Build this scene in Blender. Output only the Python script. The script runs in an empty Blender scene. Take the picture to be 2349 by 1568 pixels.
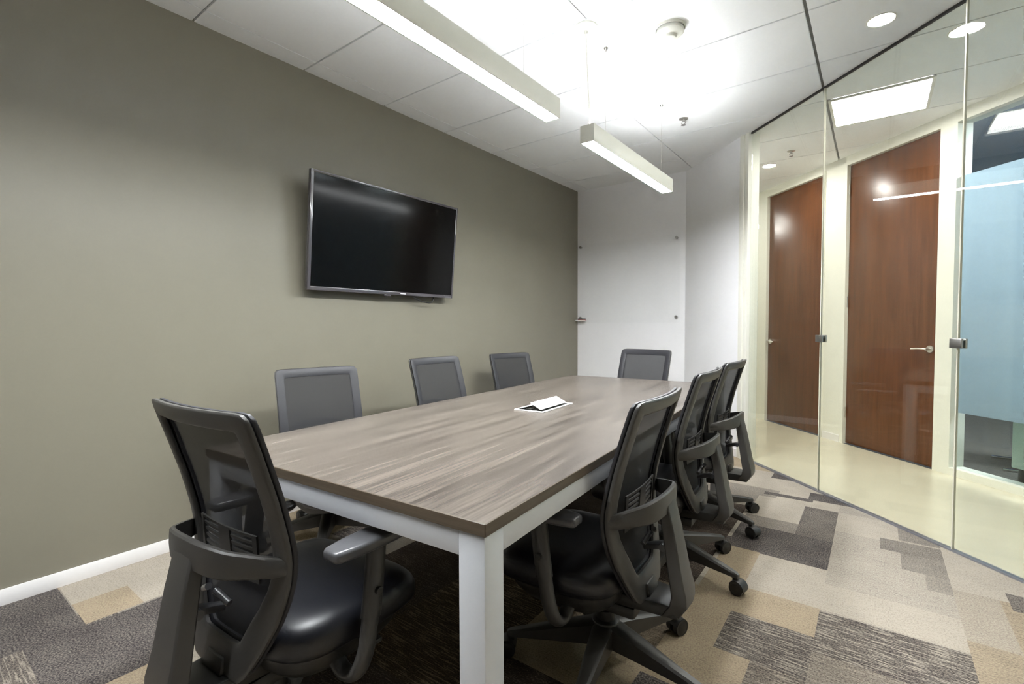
import bpy, bmesh, math, random
from mathutils import Vector, Matrix

random.seed(4)
SC = bpy.context.scene
COL = SC.collection
PI = math.pi

# ------------------------------------------------------------------ helpers
def link(o, parent=None):
    COL.objects.link(o)
    if parent is not None:
        o.parent = parent
    return o

class MB:
    """collects shapes and links them as one mesh object"""
    def __init__(self):
        self.v, self.f, self.m, self.s = [], [], [], []
    def add(self, verts, faces, mi=0, smooth=False):
        b = len(self.v)
        self.v += [tuple(p) for p in verts]
        for q in faces:
            self.f.append([b + i for i in q]); self.m.append(mi); self.s.append(smooth)
        return self
    def frombm(self, bm, mi=0, smooth=False):
        bm.verts.index_update()
        self.add([v.co.copy() for v in bm.verts], [[v.index for v in f.verts] for f in bm.faces], mi, smooth)
        bm.free()
        return self
    def box(self, lo, hi, bev=0.0, mi=0, mat=None, seg=2):
        bm = bmesh.new()
        bmesh.ops.create_cube(bm, size=1.0)
        for v in bm.verts:
            v.co = Vector([(lo[i] + hi[i]) / 2 + v.co[i] * (hi[i] - lo[i]) for i in range(3)])
        if bev > 0:
            bmesh.ops.bevel(bm, geom=bm.edges[:], offset=bev, segments=seg, profile=0.5, affect='EDGES')
        if mat is not None:
            bmesh.ops.transform(bm, matrix=mat, verts=bm.verts)
        return self.frombm(bm, mi, bev > 0)
    def hexa(self, a, b, bev=0.0, mi=0):
        """two quads (4 points each, same winding) joined into a block"""
        bm = bmesh.new()
        va = [bm.verts.new(p) for p in a]; vb = [bm.verts.new(p) for p in b]
        bm.faces.new(va[::-1]); bm.faces.new(vb)
        for i in range(4):
            j = (i + 1) % 4
            bm.faces.new((va[i], va[j], vb[j], vb[i]))
        bmesh.ops.recalc_face_normals(bm, faces=bm.faces)
        if bev > 0:
            bmesh.ops.bevel(bm, geom=bm.edges[:], offset=bev, segments=2, profile=0.5, affect='EDGES')
        return self.frombm(bm, mi, bev > 0)
    def cyl(self, p0, p1, r0, r1=None, n=20, mi=0, caps=True, smooth=True):
        r1 = r0 if r1 is None else r1
        p0, p1 = Vector(p0), Vector(p1)
        d = (p1 - p0).normalized()
        up = Vector((0, 0, 1)) if abs(d.z) < 0.9 else Vector((1, 0, 0))
        a = d.cross(up).normalized(); c = d.cross(a).normalized()
        vs = []
        for p, r in ((p0, r0), (p1, r1)):
            for i in range(n):
                t = 2 * PI * i / n
                vs.append(p + a * (r * math.cos(t)) + c * (r * math.sin(t)))
        fs = [[i, (i + 1) % n, n + (i + 1) % n, n + i] for i in range(n)]
        self.add(vs, fs, mi, smooth)
        if caps:
            self.add(vs[:n], [list(range(n))[::-1]], mi, False)
            self.add(vs[n:], [list(range(n))], mi, False)
        return self
    def lathe(self, prof, centre, axis='z', n=32, mi=0):
        cx, cy, cz = centre
        vs, fs = [], []
        for r, h in prof:
            for i in range(n):
                t = 2 * PI * i / n
                p = (r * math.cos(t), r * math.sin(t), h)
                if axis == 'x': p = (p[2], p[0], p[1])
                if axis == 'y': p = (p[0], p[2], p[1])
                vs.append((cx + p[0], cy + p[1], cz + p[2]))
        for k in range(len(prof) - 1):
            for i in range(n):
                j = (i + 1) % n
                fs.append([k * n + i, k * n + j, (k + 1) * n + j, (k + 1) * n + i])
        return self.add(vs, fs, mi, True)
    def sweep(self, path, sec, mi=0, up=(0, 0, 1), caps=True, scale=None, smooth=True):
        """sweep a closed 2D section (list of (a,b)) along a list of 3D points"""
        pts = [Vector(p) for p in path]
        n = len(sec); vs = []
        prev = None
        for k, p in enumerate(pts):
            t = (pts[min(k + 1, len(pts) - 1)] - pts[max(k - 1, 0)]).normalized()
            if prev is None:
                a = t.cross(Vector(up)).normalized()
            else:
                a = (prev - t * prev.dot(t)).normalized()
            prev = a
            b = a.cross(t).normalized()
            sc = 1.0 if scale is None else scale[k]
            sa, sb = (sc, sc) if not isinstance(sc, tuple) else sc
            for (x, y) in sec:
                vs.append(p + a * (x * sa) + b * (y * sb))
        fs = []
        for k in range(len(pts) - 1):
            for i in range(n):
                j = (i + 1) % n
                fs.append([k * n + i, k * n + j, (k + 1) * n + j, (k + 1) * n + i])
        self.add(vs, fs, mi, smooth)
        if caps:
            self.add(vs[:n], [list(range(n))[::-1]], mi, smooth)
            self.add(vs[-n:], [list(range(n))], mi, smooth)
        return self
    def build(self, name, mats, parent=None, sharp=35):
        me = bpy.data.meshes.new(name)
        me.from_pydata(self.v, [], self.f)
        me.polygons.foreach_set('material_index', self.m)
        me.polygons.foreach_set('use_smooth', self.s)
        for m in (mats if isinstance(mats, (list, tuple)) else [mats]):
            me.materials.append(m)
        bm = bmesh.new(); bm.from_mesh(me)
        bmesh.ops.remove_doubles(bm, verts=bm.verts, dist=1e-5)
        bmesh.ops.recalc_face_normals(bm, faces=bm.faces)
        bm.to_mesh(me); bm.free()
        if any(self.s):
            me.set_sharp_from_angle(angle=math.radians(sharp))
        me.update()
        return link(bpy.data.objects.new(name, me), parent)

def empty(name, loc=(0, 0, 0), rz=0.0):
    o = bpy.data.objects.new(name, None)
    o.empty_display_size = 0.1
    COL.objects.link(o)
    o.location = loc; o.rotation_euler = (0, 0, rz)
    return o

def tag(o, label, cat, group=None, kind=None):
    o['label'] = label; o['category'] = cat
    if group: o['group'] = group
    if kind: o['kind'] = kind
    return o

def struct(o, label=None, cat=None):
    o['kind'] = 'structure'
    if label: o['label'] = label
    if cat: o['category'] = cat
    return o

def copy_tree(o, parent=None):
    c = o.copy(); COL.objects.link(c)
    if parent is not None: c.parent = parent
    for ch in list(o.children):
        copy_tree(ch, c)
    return c

def circ(r, n=16, ry=None):
    ry = r if ry is None else ry
    return [(r * math.cos(2 * PI * i / n), ry * math.sin(2 * PI * i / n)) for i in range(n)]

def smooth_path(pts, n=6):
    """Catmull-Rom through the points"""
    P = [Vector(p) for p in pts]; out = []
    for i in range(len(P) - 1):
        p0, p1, p2, p3 = P[max(i - 1, 0)], P[i], P[i + 1], P[min(i + 2, len(P) - 1)]
        for k in range(n):
            t = k / n
            out.append(0.5 * ((2 * p1) + (p2 - p0) * t + (2 * p0 - 5 * p1 + 4 * p2 - p3) * t * t + (3 * p1 - p0 - 3 * p2 + p3) * t ** 3))
    out.append(P[-1])
    return out

def interp(tab, x):
    if x <= tab[0][0]: return tab[0][1]
    for (a, b), (c, d) in zip(tab, tab[1:]):
        if x <= c:
            return b + (d - b) * (x - a) / (c - a)
    return tab[-1][1]

# ------------------------------------------------------------------ materials
def lin(r, g, b):
    f = lambda c: (c / 255 / 12.92) if c / 255 <= 0.04045 else ((c / 255 + 0.055) / 1.055) ** 2.4
    return (f(r), f(g), f(b), 1)

def mat(name, col, rough=0.5, metal=0.0, spec=0.5, noise=0.0, nscale=40.0, bump=0.0, bscale=200.0, coat=0.0, coatr=0.1):
    m = bpy.data.materials.new(name); m.use_nodes = True
    nt = m.node_tree; b = nt.nodes['Principled BSDF']
    b.inputs['Base Color'].default_value = col
    b.inputs['Roughness'].default_value = rough
    b.inputs['Metallic'].default_value = metal
    b.inputs['Specular IOR Level'].default_value = spec
    b.inputs['Coat Weight'].default_value = coat
    b.inputs['Coat Roughness'].default_value = coatr
    tc = nt.nodes.new('ShaderNodeTexCoord')
    n = nt.nodes.new('ShaderNodeTexNoise'); n.inputs['Scale'].default_value = nscale; n.inputs['Detail'].default_value = 3
    nt.links.new(tc.outputs['Object'], n.inputs['Vector'])
    mx = nt.nodes.new('ShaderNodeMix'); mx.data_type = 'RGBA'
    mx.inputs[6].default_value = [c * (1 - noise) for c in col[:3]] + [1]
    mx.inputs[7].default_value = [min(1, c * (1 + noise)) for c in col[:3]] + [1]
    nt.links.new(n.outputs['Fac'], mx.inputs[0]); nt.links.new(mx.outputs[2], b.inputs['Base Color'])
    if bump > 0:
        n2 = nt.nodes.new('ShaderNodeTexNoise'); n2.inputs['Scale'].default_value = bscale
        nt.links.new(tc.outputs['Object'], n2.inputs['Vector'])
        bp = nt.nodes.new('ShaderNodeBump'); bp.inputs['Strength'].default_value = bump; bp.inputs['Distance'].default_value = 0.002
        nt.links.new(n2.outputs['Fac'], bp.inputs['Height']); nt.links.new(bp.outputs['Normal'], b.inputs['Normal'])
    return m

def emis(name, col, strength):
    m = bpy.data.materials.new(name); m.use_nodes = True
    nt = m.node_tree; nt.nodes.clear()
    e = nt.nodes.new('ShaderNodeEmission'); e.inputs[0].default_value = col; e.inputs[1].default_value = strength
    o = nt.nodes.new('ShaderNodeOutputMaterial'); nt.links.new(e.outputs[0], o.inputs[0])
    return m

def glass_mat(name, tint, ior=1.5, boost=1.0):
    """architectural glass: passes light straight through, mirrors by Fresnel"""
    m = bpy.data.materials.new(name); m.use_nodes = True
    nt = m.node_tree; nt.nodes.clear()
    tr = nt.nodes.new('ShaderNodeBsdfTransparent'); tr.inputs[0].default_value = tint
    gl = nt.nodes.new('ShaderNodeBsdfGlossy'); gl.inputs['Roughness'].default_value = 0.0
    # Schlick reflectance from the true facing angle, the same on both faces of the pane
    ge = nt.nodes.new('ShaderNodeNewGeometry')
    dt = nt.nodes.new('ShaderNodeVectorMath'); dt.operation = 'DOT_PRODUCT'
    nt.links.new(ge.outputs['Incoming'], dt.inputs[0]); nt.links.new(ge.outputs['Normal'], dt.inputs[1])
    ab = nt.nodes.new('ShaderNodeMath'); ab.operation = 'ABSOLUTE'; nt.links.new(dt.outputs['Value'], ab.inputs[0])
    iv = nt.nodes.new('ShaderNodeMath'); iv.operation = 'SUBTRACT'; iv.inputs[0].default_value = 1; iv.use_clamp = True; nt.links.new(ab.outputs[0], iv.inputs[1])
    pw = nt.nodes.new('ShaderNodeMath'); pw.operation = 'POWER'; pw.inputs[1].default_value = 5; nt.links.new(iv.outputs[0], pw.inputs[0])
    f0 = ((ior - 1) / (ior + 1)) ** 2
    fr = nt.nodes.new('ShaderNodeMath'); fr.operation = 'MULTIPLY_ADD'; fr.inputs[1].default_value = 1 - f0; fr.inputs[2].default_value = f0
    nt.links.new(pw.outputs[0], fr.inputs[0])
    mul = nt.nodes.new('ShaderNodeMath'); mul.operation = 'MULTIPLY'; mul.inputs[1].default_value = boost; mul.use_clamp = True
    mx = nt.nodes.new('ShaderNodeMixShader'); o = nt.nodes.new('ShaderNodeOutputMaterial')
    nt.links.new(fr.outputs[0], mul.inputs[0]); nt.links.new(mul.outputs[0], mx.inputs[0])
    nt.links.new(tr.outputs[0], mx.inputs[1]); nt.links.new(gl.outputs[0], mx.inputs[2])
    nt.links.new(mx.outputs[0], o.inputs[0])
    return m

def mesh_fabric(name, col, see):
    m = bpy.data.materials.new(name); m.use_nodes = True
    nt = m.node_tree; b = nt.nodes['Principled BSDF']; o = nt.nodes['Material Output']
    b.inputs['Base Color'].default_value = col; b.inputs['Roughness'].default_value = 0.75
    b.inputs['Specular IOR Level'].default_value = 0.25
    tr = nt.nodes.new('ShaderNodeBsdfTransparent')
    mx = nt.nodes.new('ShaderNodeMixShader'); mx.inputs[0].default_value = see
    nt.links.new(b.outputs[0], mx.inputs[1]); nt.links.new(tr.outputs[0], mx.inputs[2]); nt.links.new(mx.outputs[0], o.inputs[0])
    return m

def film_mat(name, col):
    m = bpy.data.materials.new(name); m.use_nodes = True
    nt = m.node_tree; nt.nodes.clear()
    d = nt.nodes.new('ShaderNodeBsdfDiffuse'); d.inputs[0].default_value = col
    t = nt.nodes.new('ShaderNodeBsdfTranslucent'); t.inputs[0].default_value = col
    mx = nt.nodes.new('ShaderNodeMixShader'); mx.inputs[0].default_value = 0.5
    o = nt.nodes.new('ShaderNodeOutputMaterial')
    nt.links.new(d.outputs[0], mx.inputs[1]); nt.links.new(t.outputs[0], mx.inputs[2]); nt.links.new(mx.outputs[0], o.inputs[0])
    return m

def wood_mat(name, c1, c2, rough, scale=(1.2, 18, 18), coat=0.0, spec=0.5, bump=0.0):
    m = bpy.data.materials.new(name); m.use_nodes = True
    nt = m.node_tree; b = nt.nodes['Principled BSDF']
    b.inputs['Roughness'].default_value = rough; b.inputs['Coat Weight'].default_value = coat
    b.inputs['Coat Roughness'].default_value = 0.2; b.inputs['Specular IOR Level'].default_value = spec
    tc = nt.nodes.new('ShaderNodeTexCoord')
    mp = nt.nodes.new('ShaderNodeMapping'); mp.inputs['Scale'].default_value = scale
    n = nt.nodes.new('ShaderNodeTexNoise'); n.inputs['Scale'].default_value = 2.2; n.inputs['Detail'].default_value = 9
    n.inputs['Roughness'].default_value = 0.62; n.inputs['Distortion'].default_value = 0.5
    mp2 = nt.nodes.new('ShaderNodeMapping'); mp2.inputs['Scale'].default_value = tuple(s * 7 if s > 4 else s * 2 for s in scale)
    n2 = nt.nodes.new('ShaderNodeTexNoise'); n2.inputs['Scale'].default_value = 2.2; n2.inputs['Detail'].default_value = 4
    nt.links.new(tc.outputs['Object'], mp.inputs[0]); nt.links.new(mp.outputs[0], n.inputs['Vector'])
    nt.links.new(tc.outputs['Object'], mp2.inputs[0]); nt.links.new(mp2.outputs[0], n2.inputs['Vector'])
    ad = nt.nodes.new('ShaderNodeMath'); ad.operation = 'ADD'
    ml = nt.nodes.new('ShaderNodeMath'); ml.operation = 'MULTIPLY'; ml.inputs[1].default_value = 0.35
    nt.links.new(n2.outputs['Fac'], ml.inputs[0]); nt.links.new(ml.outputs[0], ad.inputs[0]); nt.links.new(n.outputs['Fac'], ad.inputs[1])
    r = nt.nodes.new('ShaderNodeValToRGB')
    r.color_ramp.elements[0].position = 0.48; r.color_ramp.elements[0].color = c1
    r.color_ramp.elements[1].position = 0.88; r.color_ramp.elements[1].color = c2
    nt.links.new(ad.outputs[0], r.inputs[0]); nt.links.new(r.outputs[0], b.inputs['Base Color'])
    return m

def carpet_mat():
    m = bpy.data.materials.new('carpet_tiles'); m.use_nodes = True
    nt = m.node_tree; b = nt.nodes['Principled BSDF']
    b.inputs['Roughness'].default_value = 0.95; b.inputs['Specular IOR Level'].default_value = 0.1
    N = nt.nodes.new; L = nt.links.new
    at = N('ShaderNodeAttribute'); at.attribute_name = 'tile_colour'
    sp = N('ShaderNodeSeparateColor'); L(at.outputs['Color'], sp.inputs[0])   # R darkness, G warmth, B streakiness
    tc = N('ShaderNodeTexCoord')
    mp = N('ShaderNodeMapping'); mp.inputs['Scale'].default_value = (12, 150, 1); L(tc.outputs['Object'], mp.inputs[0])
    st = N('ShaderNodeTexNoise'); st.inputs['Scale'].default_value = 1.0; st.inputs['Detail'].default_value = 2; L(mp.outputs[0], st.inputs['Vector'])
    fi = N('ShaderNodeTexNoise'); fi.inputs['Scale'].default_value = 170; fi.inputs['Detail'].default_value = 2; L(tc.outputs['Object'], fi.inputs['Vector'])
    cl = N('ShaderNodeTexNoise'); cl.inputs['Scale'].default_value = 7; cl.inputs['Detail'].default_value = 4; L(tc.outputs['Object'], cl.inputs['Vector'])
    # streak threshold
    mr = N('ShaderNodeMapRange'); mr.inputs[1].default_value = 0.50; mr.inputs[2].default_value = 0.62; L(st.outputs['Fac'], mr.inputs[0])
    ms = N('ShaderNodeMath'); ms.operation = 'MULTIPLY'; L(mr.outputs[0], ms.inputs[0]); L(sp.outputs[2], ms.inputs[1])
    # darkness after streaks: D*(1-s) + (1-D)*s
    inv = N('ShaderNodeMath'); inv.operation = 'SUBTRACT'; inv.inputs[0].default_value = 1; L(sp.outputs[0], inv.inputs[1])
    dm = N('ShaderNodeMix'); dm.data_type = 'FLOAT'; L(ms.outputs[0], dm.inputs[0]); L(sp.outputs[0], dm.inputs[2]); L(inv.outputs[0], dm.inputs[3])
    a1 = N('ShaderNodeMath'); a1.operation = 'MULTIPLY_ADD'; L(cl.outputs['Fac'], a1.inputs[0]); a1.inputs[1].default_value = 0.30; L(dm.outputs[0], a1.inputs[2])
    a2 = N('ShaderNodeMath'); a2.operation = 'MULTIPLY_ADD'; L(fi.outputs['Fac'], a2.inputs[0]); a2.inputs[1].default_value = 1.3; L(a1.outputs[0], a2.inputs[2])
    a3 = N('ShaderNodeMath'); a3.operation = 'SUBTRACT'; L(a2.outputs[0], a3.inputs[0]); a3.inputs[1].default_value = 0.80
    rp = N('ShaderNodeValToRGB'); e = rp.color_ramp.elements
    e[0].position = 0.0; e[0].color = lin(172, 164, 152)
    e[1].position = 1.0; e[1].color = lin(60, 55, 56)
    L(a3.outputs[0], rp.inputs[0])
    rw = N('ShaderNodeValToRGB'); e = rw.color_ramp.elements
    e[0].position = 0.0; e[0].color = lin(162, 146, 122)
    e[1].position = 1.0; e[1].color = lin(64, 52, 40)
    L(a3.outputs[0], rw.inputs[0])
    mx = N('ShaderNodeMix'); mx.data_type = 'RGBA'; L(sp.outputs[1], mx.inputs[0]); L(rp.outputs[0], mx.inputs[6]); L(rw.outputs[0], mx.inputs[7])
    L(mx.outputs[2], b.inputs['Base Color'])
    bp = N('ShaderNodeBump'); bp.inputs['Strength'].default_value = 0.5; bp.inputs['Distance'].default_value = 0.003
    L(fi.outputs['Fac'], bp.inputs['Height']); L(bp.outputs['Normal'], b.inputs['Normal'])
    return m

M = {}
M['olive'] = mat('olive_paint', lin(124, 120, 106), 0.40, spec=0.4, noise=0.02, nscale=3)
M['dark'] = mat('charcoal_paint', lin(74, 74, 70), 0.6, noise=0.02, nscale=3)
M['white'] = mat('white_paint', lin(248, 248, 249), 0.6, noise=0.01)
M['cream'] = mat('cream_paint', lin(236, 235, 223), 0.55, noise=0.01)
M['base'] = mat('white_baseboard', lin(232, 230, 228), 0.5, noise=0.01)
M['tile'] = mat('ceiling_tile', lin(246, 247, 247), 0.9, spec=0.1, noise=0.015, nscale=60, bump=0.15, bscale=500)
M['tgrid'] = mat('ceiling_gap', lin(125, 126, 124), 0.7)
M['lampwhite'] = mat('lamp_housing', lin(226, 226, 216), 0.4)
M['black'] = mat('black_plastic', (0.022, 0.022, 0.021, 1), 0.42, spec=0.55, bump=0.12, bscale=900)
M['frame'] = mat('chair_frame_plastic', (0.046, 0.044, 0.041, 1), 0.42, spec=0.6, bump=0.12, bscale=900)
M['edge'] = mat('chair_edge_plastic', (0.022, 0.022, 0.026, 1), 0.5)
M['net'] = mesh_fabric('chair_mesh', (0.030, 0.030, 0.032, 1), 0.10)
M['lumbar'] = mat('lumbar_plastic', (0.035, 0.034, 0.032, 1), 0.5)
M['leather'] = mat('black_leather', (0.008, 0.009, 0.013, 1), 0.40, spec=0.6, bump=0.15, bscale=350)
M['pad'] = mat('armrest_pad', (0.085, 0.086, 0.092, 1), 0.28, spec=0.6)
M['post'] = mat('armrest_post', (0.05, 0.05, 0.05, 1), 0.4, spec=0.6)
M['chrome'] = mat('chrome', (0.75, 0.75, 0.75, 1), 0.15, metal=1)
M['nickel'] = mat('brushed_nickel', (0.72, 0.70, 0.66, 1), 0.3, metal=1)
M['clamp'] = mat('clamp_metal', (0.42, 0.41, 0.40, 1), 0.35, metal=1)
M['alu'] = mat('silver_powder_coat', lin(214, 217, 222), 0.38, metal=0.15, spec=0.5)
M['tabletop'] = wood_mat('grey_walnut_laminate', lin(62, 56, 51), lin(108, 100, 92), 0.27, scale=(11, 0.7, 11), spec=0.65)
M['tableedge'] = wood_mat('table_edge_band', lin(74, 64, 52), lin(100, 88, 73), 0.4, scale=(1, 1, 40))
M['door'] = wood_mat('walnut_door', lin(84, 46, 21), lin(108, 63, 32), 0.30, scale=(10, 10, 0.8), spec=0.5)
M['tvblack'] = mat('screen_glass', (0.003, 0.003, 0.003, 1), 0.14, spec=0.12)
M['tvframe'] = mat('glossy_screen_bezel', (0.055, 0.050, 0.058, 1), 0.2, spec=0.9, coat=0.6)
M['seal'] = mat('clear_seal', lin(225, 222, 205), 0.3)
M['track'] = mat('dark_track', (0.02, 0.02, 0.02, 1), 0.5)
M['trackgrey'] = mat('grey_track', lin(150, 152, 160), 0.35, metal=0.6)
M['beige'] = mat('beige_polished_floor', lin(210, 203, 180), 0.22, spec=0.5, noise=0.05, nscale=3)
M['glass'] = glass_mat('partition_glass', (0.965, 0.975, 0.955, 1), 1.5, 1.5)
M['glassoff'] = glass_mat('office_glass', (0.88, 0.92, 0.93, 1), 1.45, 1.0)
M['board'] = glass_mat('glass_board', (0.997, 0.998, 0.997, 1), 1.35, 0.5)
M['film'] = film_mat('frosted_film', lin(206, 217, 226))
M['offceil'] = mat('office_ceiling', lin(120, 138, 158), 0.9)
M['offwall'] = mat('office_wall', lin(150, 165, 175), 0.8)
M['offfloor'] = mat('office_carpet', lin(84, 82, 78), 0.95, noise=0.3, nscale=30)
M['carpet'] = carpet_mat()
M['cab'] = mat('pale_green_cabinet', lin(170, 186, 172), 0.5)
M['blue'] = mat('blue_fabric', lin(50, 80, 150), 0.8)
M['white_gloss'] = mat('white_gloss', lin(245, 245, 242), 0.25)
M['socket'] = mat('dark_socket', (0.03, 0.03, 0.03, 1), 0.5)
M['red'] = mat('red_plastic', lin(196, 60, 48), 0.4)
M['ink'] = mat('silver_print', (0.75, 0.75, 0.78, 1), 0.3)
M['lens'] = emis('lamp_lens', (0.95, 0.98, 1.0, 1), 114.0)
M['uplens'] = emis('lamp_uplight', (0.94, 0.975, 1.0, 1), 33.0)
M['down'] = emis('downlight_lens', (1.0, 0.98, 0.95, 1), 260.0)
M['troffer'] = emis('troffer_lens', (1.0, 0.98, 0.94, 1), 13.0)
M['offlens'] = emis('office_lamp', (0.95, 0.98, 1.0, 1), 52.0)

# ------------------------------------------------------------------ place
XW, YB, H = -2.8492, 5.1136, 2.715          # left wall, back wall, ceiling
YR = -1.75                                   # wall behind the camera
S2 = math.sqrt(0.5)
def gp(c, t, z=0.0):
    """point on the diagonal system: c = distance along its normal, t = along the glass line"""
    return Vector((c * S2 - t * S2, c * S2 + t * S2, z))
def diag_box(mb, c0, c1, t0, t1, z0, z1, bev=0.0, mi=0):
    a = [gp(c0, t0, z0), gp(c1, t0, z0), gp(c1, t1, z0), gp(c0, t1, z0)]
    b = [gp(c0, t0, z1), gp(c1, t0, z1), gp(c1, t1, z1), gp(c0, t1, z1)]
    return mb.hexa(a, b, bev, mi)
CG = 2.5308        # glass line
CC = 3.785         # corridor wall line
TEND = -0.6        # glass ends (behind the camera's right)
pe = gp(CG, TEND)  # its end point

# ---- floor: carpet tiles
cw = 0.4425; x_first = 0.285
tone = {}
rects = []     # painter's list of (x0,x1,y0,y1,dark,warm,streak)
LT, TN, DK, DS, MD = (0.06, 0.15, 0.1), (0.14, 0.9, 0.1), (0.86, 0.0, 0.0), (0.84, 0.15, 0.8), (0.45, 0.1, 0.35)
kinds = [LT, TN, DK, DS, MD, TN, LT]
rnd = random.Random(11)
xa = x_first - cw * 8
while xa < 2.6:
    y = YR - 0.1
    while y < 5.3:
        h = rnd.choice((0.15, 0.29, 0.44, 0.44))
        rects.append((xa, xa + cw, y, y + h) + rnd.choice(kinds))
        if rnd.random() < 0.5:
            rects.append((xa + rnd.choice((0, .1475, .295)), xa + cw, y, y + h * 0.5) + rnd.choice(kinds))
        y += h
    xa += cw
W_ = x_first - 2 * cw   # -0.6
rects += [
    # column between the chairs and the glass
    (W_, W_ + cw, 1.60, 3.95) + LT,
    (W_, W_ + .10, 3.55, 3.72) + MD,
    (W_ + .02, W_ + .30, 3.60, 3.66) + DK,
    (W_ + .27, W_ + cw, 3.65, 3.81) + DK,
    (W_, W_ + cw, 2.62, 3.02) + DK,
    (W_ + .27, W_ + cw, 3.00, 3.50) + (0.74, 0.1, 0.0),
    (W_, W_ + .27, 3.00, 3.16) + (0.55, 0.1, 0.9),
    (W_, W_ + .16, 2.16, 2.65) + TN,
    (W_ + .16, W_ + cw, 2.26, 2.64) + LT,
    (W_, W_ + cw, 2.04, 2.26) + TN,
    (W_ + .16, W_ + cw, 1.77, 2.04) + DS,
    (W_ + .16, W_ + .28, 1.50, 1.77) + TN,
    (W_ + .28, W_ + cw, 1.50, 1.77) + (0.75, 0.3, 0.8),
    (W_ - .1, W_ + .16, 1.50, 2.16) + TN,
    # next column
    (-.1575, .285, 2.25, 3.65) + (0.20, 0.1, 0.2),
    (-.1575, .12, 3.18, 3.50) + LT,
    (.12, .285, 3.24, 3.50) + (0.55, 0.1, 0.8),
    (.04, .285, 3.06, 3.22) + (0.62, 0.1, 0.3),
    (.12, .285, 2.86, 3.06) + (0.55, 0.1, 0.5),
    (.2, .285, 2.70, 2.86) + (0.42, 0.1, 0.5),
    (-.1575, .285, 2.26, 2.50) + LT,
    (-.1575, .285, 1.95, 2.25) + DS,
    (-.1575, .285, 1.70, 1.95) + (0.62, 0.3, 0.9),
    (-.1575, .12, 1.45, 1.70) + DS,
    (.12, .285, 1.40, 1.72) + TN,
    # right column
    (.285, .7275, 2.77, 3.30) + LT,
    (.285, .7275, 1.30, 2.77) + (0.2, 0.8, 0.3),
    (.285, .43, 2.35, 2.77) + (0.2, 0.3, 0.1),
    (.46, .7275, 2.70, 2.86) + (0.75, 0.1, 0.3),
    (.56, .7275, 2.10, 2.70) + (0.30, 0.3, 0.2),
    # left by the wall
    (-2.85, -2.3925, -0.9, .47) + DK,
    (-2.3925, -1.95, -0.2, 1.2) + DK,
    (-2.3925, -1.95, 0.12, .30) + (0.8, 0.2, 0.6),
    (-2.85, -2.405, .475, 1.35) + LT,
    (-2.62, -2.405, .475, .66) + TN,
    (-2.85, -2.405, 1.35, 2.1) + TN,
    (-2.405, -1.96, .74, 1.02) + (0.55, 0.1, 0.2),
    (-2.405, -1.96, 1.02, 1.5) + LT,
    (-1.95, -1.50, 0.30, .56) + TN,
    (-1.95, -1.50, -0.4, .30) + (0.25, 0.7, 0.8),
    (-1.93, -0.62, 0.8, 3.3) + (1.0, 0.5, 0.15),  # under the table: deep shade put into the carpet colour
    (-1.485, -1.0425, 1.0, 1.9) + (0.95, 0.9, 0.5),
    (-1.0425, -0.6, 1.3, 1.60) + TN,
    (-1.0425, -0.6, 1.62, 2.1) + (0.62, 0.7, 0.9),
]
xs_ = sorted({round(r[i], 4) for r in rects for i in (0, 1)})
ys_ = sorted({round(r[i], 4) for r in rects for i in (2, 3)})
def clipx(x): return max(XW, x)
fv, ff, fc = [], [], []
import bisect
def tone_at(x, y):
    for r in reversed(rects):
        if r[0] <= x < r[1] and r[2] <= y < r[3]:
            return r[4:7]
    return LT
xs_ = [x for x in xs_ if XW < x]; xs_ = [XW] + xs_
ys_ = [y for y in ys_ if YR < y < YB]; ys_ = [YR] + ys_ + [YB]
fbm = bmesh.new()
cl = fbm.loops.layers.float_color.new('tile_colour')
# run-length merge along x so the mesh stays small
for yi in range(len(ys_) - 1):
    y0, y1 = ys_[yi], ys_[yi + 1]
    if y1 - y0 < 1e-4: continue
    start = 0; cur = None
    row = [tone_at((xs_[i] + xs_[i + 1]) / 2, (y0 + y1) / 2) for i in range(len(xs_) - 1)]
    i = 0
    while i < len(row):
        j = i
        while j + 1 < len(row) and row[j + 1] == row[i]: j += 1
        x0, x1 = xs_[i], xs_[j + 1]
        # keep only what lies on the room side of the glass line (x + y < CG*sqrt2)
        lim = CG / S2
        poly = [(x0, y0), (x1, y0), (x1, y1), (x0, y1)]
        def clip_poly(P, fn):
            out = []
            for k in range(len(P)):
                a, b = P[k], P[(k + 1) % len(P)]
                fa, fb = fn(a), fn(b)
                if fa <= 0: out.append(a)
                if (fa < 0) != (fb < 0) and fa != fb:
                    t = fa / (fa - fb)
                    out.append((a[0] + (b[0] - a[0]) * t, a[1] + (b[1] - a[1]) * t))
            return out
        poly = clip_poly(poly, lambda p: p[0] + p[1] - lim)
        if poly: poly = clip_poly(poly, lambda p: p[0] - pe.x)
        if len(poly) >= 3:
            area = abs(sum(poly[k][0] * poly[(k + 1) % len(poly)][1] - poly[(k + 1) % len(poly)][0] * poly[k][1] for k in range(len(poly)))) / 2
            if area > 1e-7:
                vs = [fbm.verts.new((p[0], p[1], 0)) for p in poly]
                f = fbm.faces.new(vs)
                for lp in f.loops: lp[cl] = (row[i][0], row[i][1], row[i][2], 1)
        i = j + 1
bmesh.ops.recalc_face_normals(fbm, faces=fbm.faces)
for f in fbm.faces:
    if f.normal.z < 0: f.normal_flip()
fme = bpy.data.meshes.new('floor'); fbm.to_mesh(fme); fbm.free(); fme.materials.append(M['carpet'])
struct(link(bpy.data.objects.new('floor', fme)), 'meeting room floor of beige, tan and charcoal carpet tiles', 'floor')

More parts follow.
